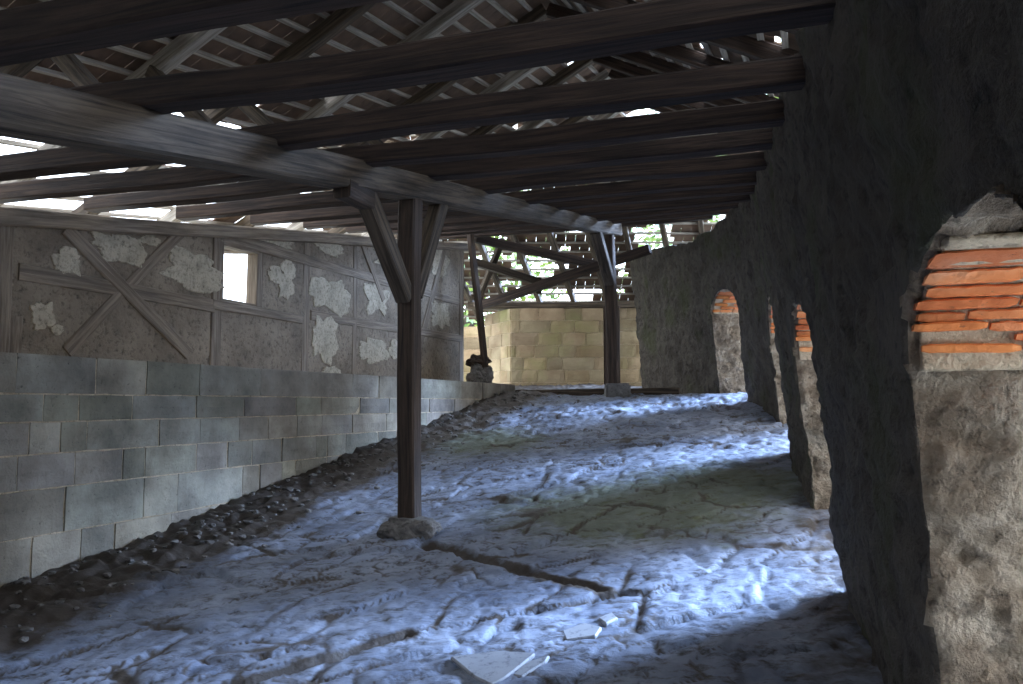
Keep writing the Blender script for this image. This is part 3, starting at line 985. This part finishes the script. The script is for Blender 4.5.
# ------------------------------------------------------------------ loose slabs on the floor
def slab(pix, label, th=0.008, lift=0.006):
    pts = [on_floor(*p) for p in pix]
    c = sum(pts, Vector()) / len(pts)
    zt = max(floor_at(p.x, p.y) for p in pts + [c])
    g = Vector((U.x, U.y)) * 0.15
    bm = bmesh.new()
    lo, hi = [], []
    z0 = zt
    for p in pts:
        pz_ = floor_at(c.x, c.y) + (p.x - c.x) * g.x + (p.y - c.y) * g.y
        lo.append(bm.verts.new((p.x, p.y, pz_ - th))); hi.append(bm.verts.new((p.x, p.y, pz_ + lift + th)))
    n = len(pts)
    bm.faces.new(hi); bm.faces.new(lo[::-1])
    for i in range(n): bm.faces.new((lo[i], lo[(i+1) % n], hi[(i+1) % n], hi[i]))
    bmesh.ops.recalc_face_normals(bm, faces=bm.faces)
    bmesh.ops.bevel(bm, geom=bm.edges[:], offset=0.006, segments=1, affect='EDGES')
    me = bpy.data.meshes.new('loose_slab'); bm.to_mesh(me); bm.free()
    o = link('loose_slab', me, M['slab']); local(o, c)
    tag(o, label, 'stone slab')
slab([(450, 664), (498, 659), (536, 661), (522, 672), (506, 684), (492, 692), (474, 684)], 'large pale kite-shaped stone slab at the bottom of the picture')
slab([(528, 668), (550, 661), (546, 668), (522, 683), (512, 681)], 'narrow pale stone sliver lying against the kite-shaped slab')
slab([(562, 632), (584, 624), (602, 629), (596, 637), (566, 641)], 'pale four-sided stone slab further up the floor than the kite-shaped one')
slab([(598, 620), (612, 615), (618, 620), (606, 626)], 'smallest pale stone chip up the floor from the four-sided slab')

# rubble along the foot of the ashlar wall
bm = bmesh.new()
rr = random.Random(5)
for i in range(650):
    t = rr.uniform(1.5, 11.3); l = LM - abs(rr.gauss(0, 0.40)) - 0.03
    p = W(t, l); r = rr.uniform(0.008, 0.028) * (1.3 if rr.random() < 0.1 else 1)
    z = floor_at(p.x, p.y)
    mt = Matrix.Translation((p.x, p.y, z + r * 0.2)) @ Matrix.Rotation(rr.uniform(0, 6), 4, 'Z') @ Matrix.Diagonal((rr.uniform(0.8, 1.6), 1, rr.uniform(0.5, 0.8), 1))
    g = bmesh.ops.create_icosphere(bm, subdivisions=1, radius=r, matrix=mt)
    for v in g['verts']: v.co += Vector((rr.uniform(-1, 1), rr.uniform(-1, 1), rr.uniform(-1, 1))) * r * 0.2
o = finish(bm, 'rubble', M['foot']); o['kind'] = 'stuff'; tag(o, 'small stones and rubble scattered along the foot of the ashlar wall', 'rubble')

# ------------------------------------------------------------------ added light-blocking wall behind the viewpoint, ground and trees outside
bm = bmesh.new(); core(bm, -3.7, -3.3, -2.2, 7.2, -2.4, 3.2)  # unseen wall, added so that no light floods in from behind
o = finish(bm, 'light_block_wall', M['render_wall']); o['kind'] = 'structure'
bm = bmesh.new()
g_ = [-3.6, 0, 3, 6, 9, 11.4, 15, 20]
va = [[bm.verts.new(W(t, l, floor_base(t, l) - 0.05 - 0.02 * max(0, -l - 1.3))) for l in (-1.25, -2.5, -5, -9)] for t in g_]
for a, b_ in zip(va, va[1:]):
    for j in range(3): bm.faces.new((a[j], b_[j], b_[j+1], a[j+1]))
M['bank'] = stone('pale_bounce_gravel', [(0.3, (0.50, 0.48, 0.43)), (0.7, (0.68, 0.66, 0.60))], 2, 0.3, 0.02)  # unseen pale ground, added to bounce sunlight into the arched openings
o = finish(bm, 'bounce_bank', M['bank']); o['kind'] = 'structure'
if o.data.polygons[0].normal.z < 0: o.data.flip_normals()
bm = bmesh.new()
s_ = 60
vs = [bm.verts.new(p) for p in ((-s_, -s_, -1.4), (s_, -s_, -1.4), (s_, s_, -1.4), (-s_, s_, -1.4))]
bm.faces.new(vs)
o = finish(bm, 'ground', M['ground']); o['kind'] = 'structure'
def tree(x, y, h, r, label, seed):
    root = thing('leafy_tree', label, 'tree', (x, y, -1.4), 'trees outside the walls')
    link('trunk', beam_mesh('trunk', Vector((0, 0, 0)), Vector((0.2, 0.1, h * 0.8)), 0.35, 0.35, rough=0.05), M['wood_brown'], root)
    bm = bmesh.new(); rr = random.Random(seed)
    for i in range(3200):
        a = rr.uniform(0, 2*math.pi); b_ = rr.uniform(-1, 1); q = rr.random() ** 0.4 * r
        cc = Vector((math.cos(a) * math.sqrt(1-b_*b_) * q, math.sin(a) * math.sqrt(1-b_*b_) * q, b_ * q * 1.05 + h * 0.78))
        u = Vector((rr.uniform(-1, 1), rr.uniform(-1, 1), rr.uniform(-1, 1))).normalized(); v_ = u.orthogonal().normalized()
        e = rr.uniform(0.09, 0.16)
        bm.faces.new([bm.verts.new(cc + p) for p in (u * e, v_ * e * 0.6, -u * e, -v_ * e * 0.6)])
    me = bpy.data.meshes.new('crown'); bm.to_mesh(me); bm.free()
    link('crown', me, M['leaf'], root)
tree(6.8, 15.5, 11.5, 3.2, 'leafy green tree outside the tower wall, seen through the roof gaps at right', 1)
tree(7.0, 9.0, 12.5, 3.2, 'leafy green tree outside the tower wall, nearer of two seen through the roof gaps', 4)
tree(5.2, 23.0, 11.0, 3.8, 'tall leafy tree beyond the far roof end, behind the tower wall', 2)
tree(-1.5, 25.0, 9.5, 3.6, 'leafy tree beyond the yellow far wall', 3)
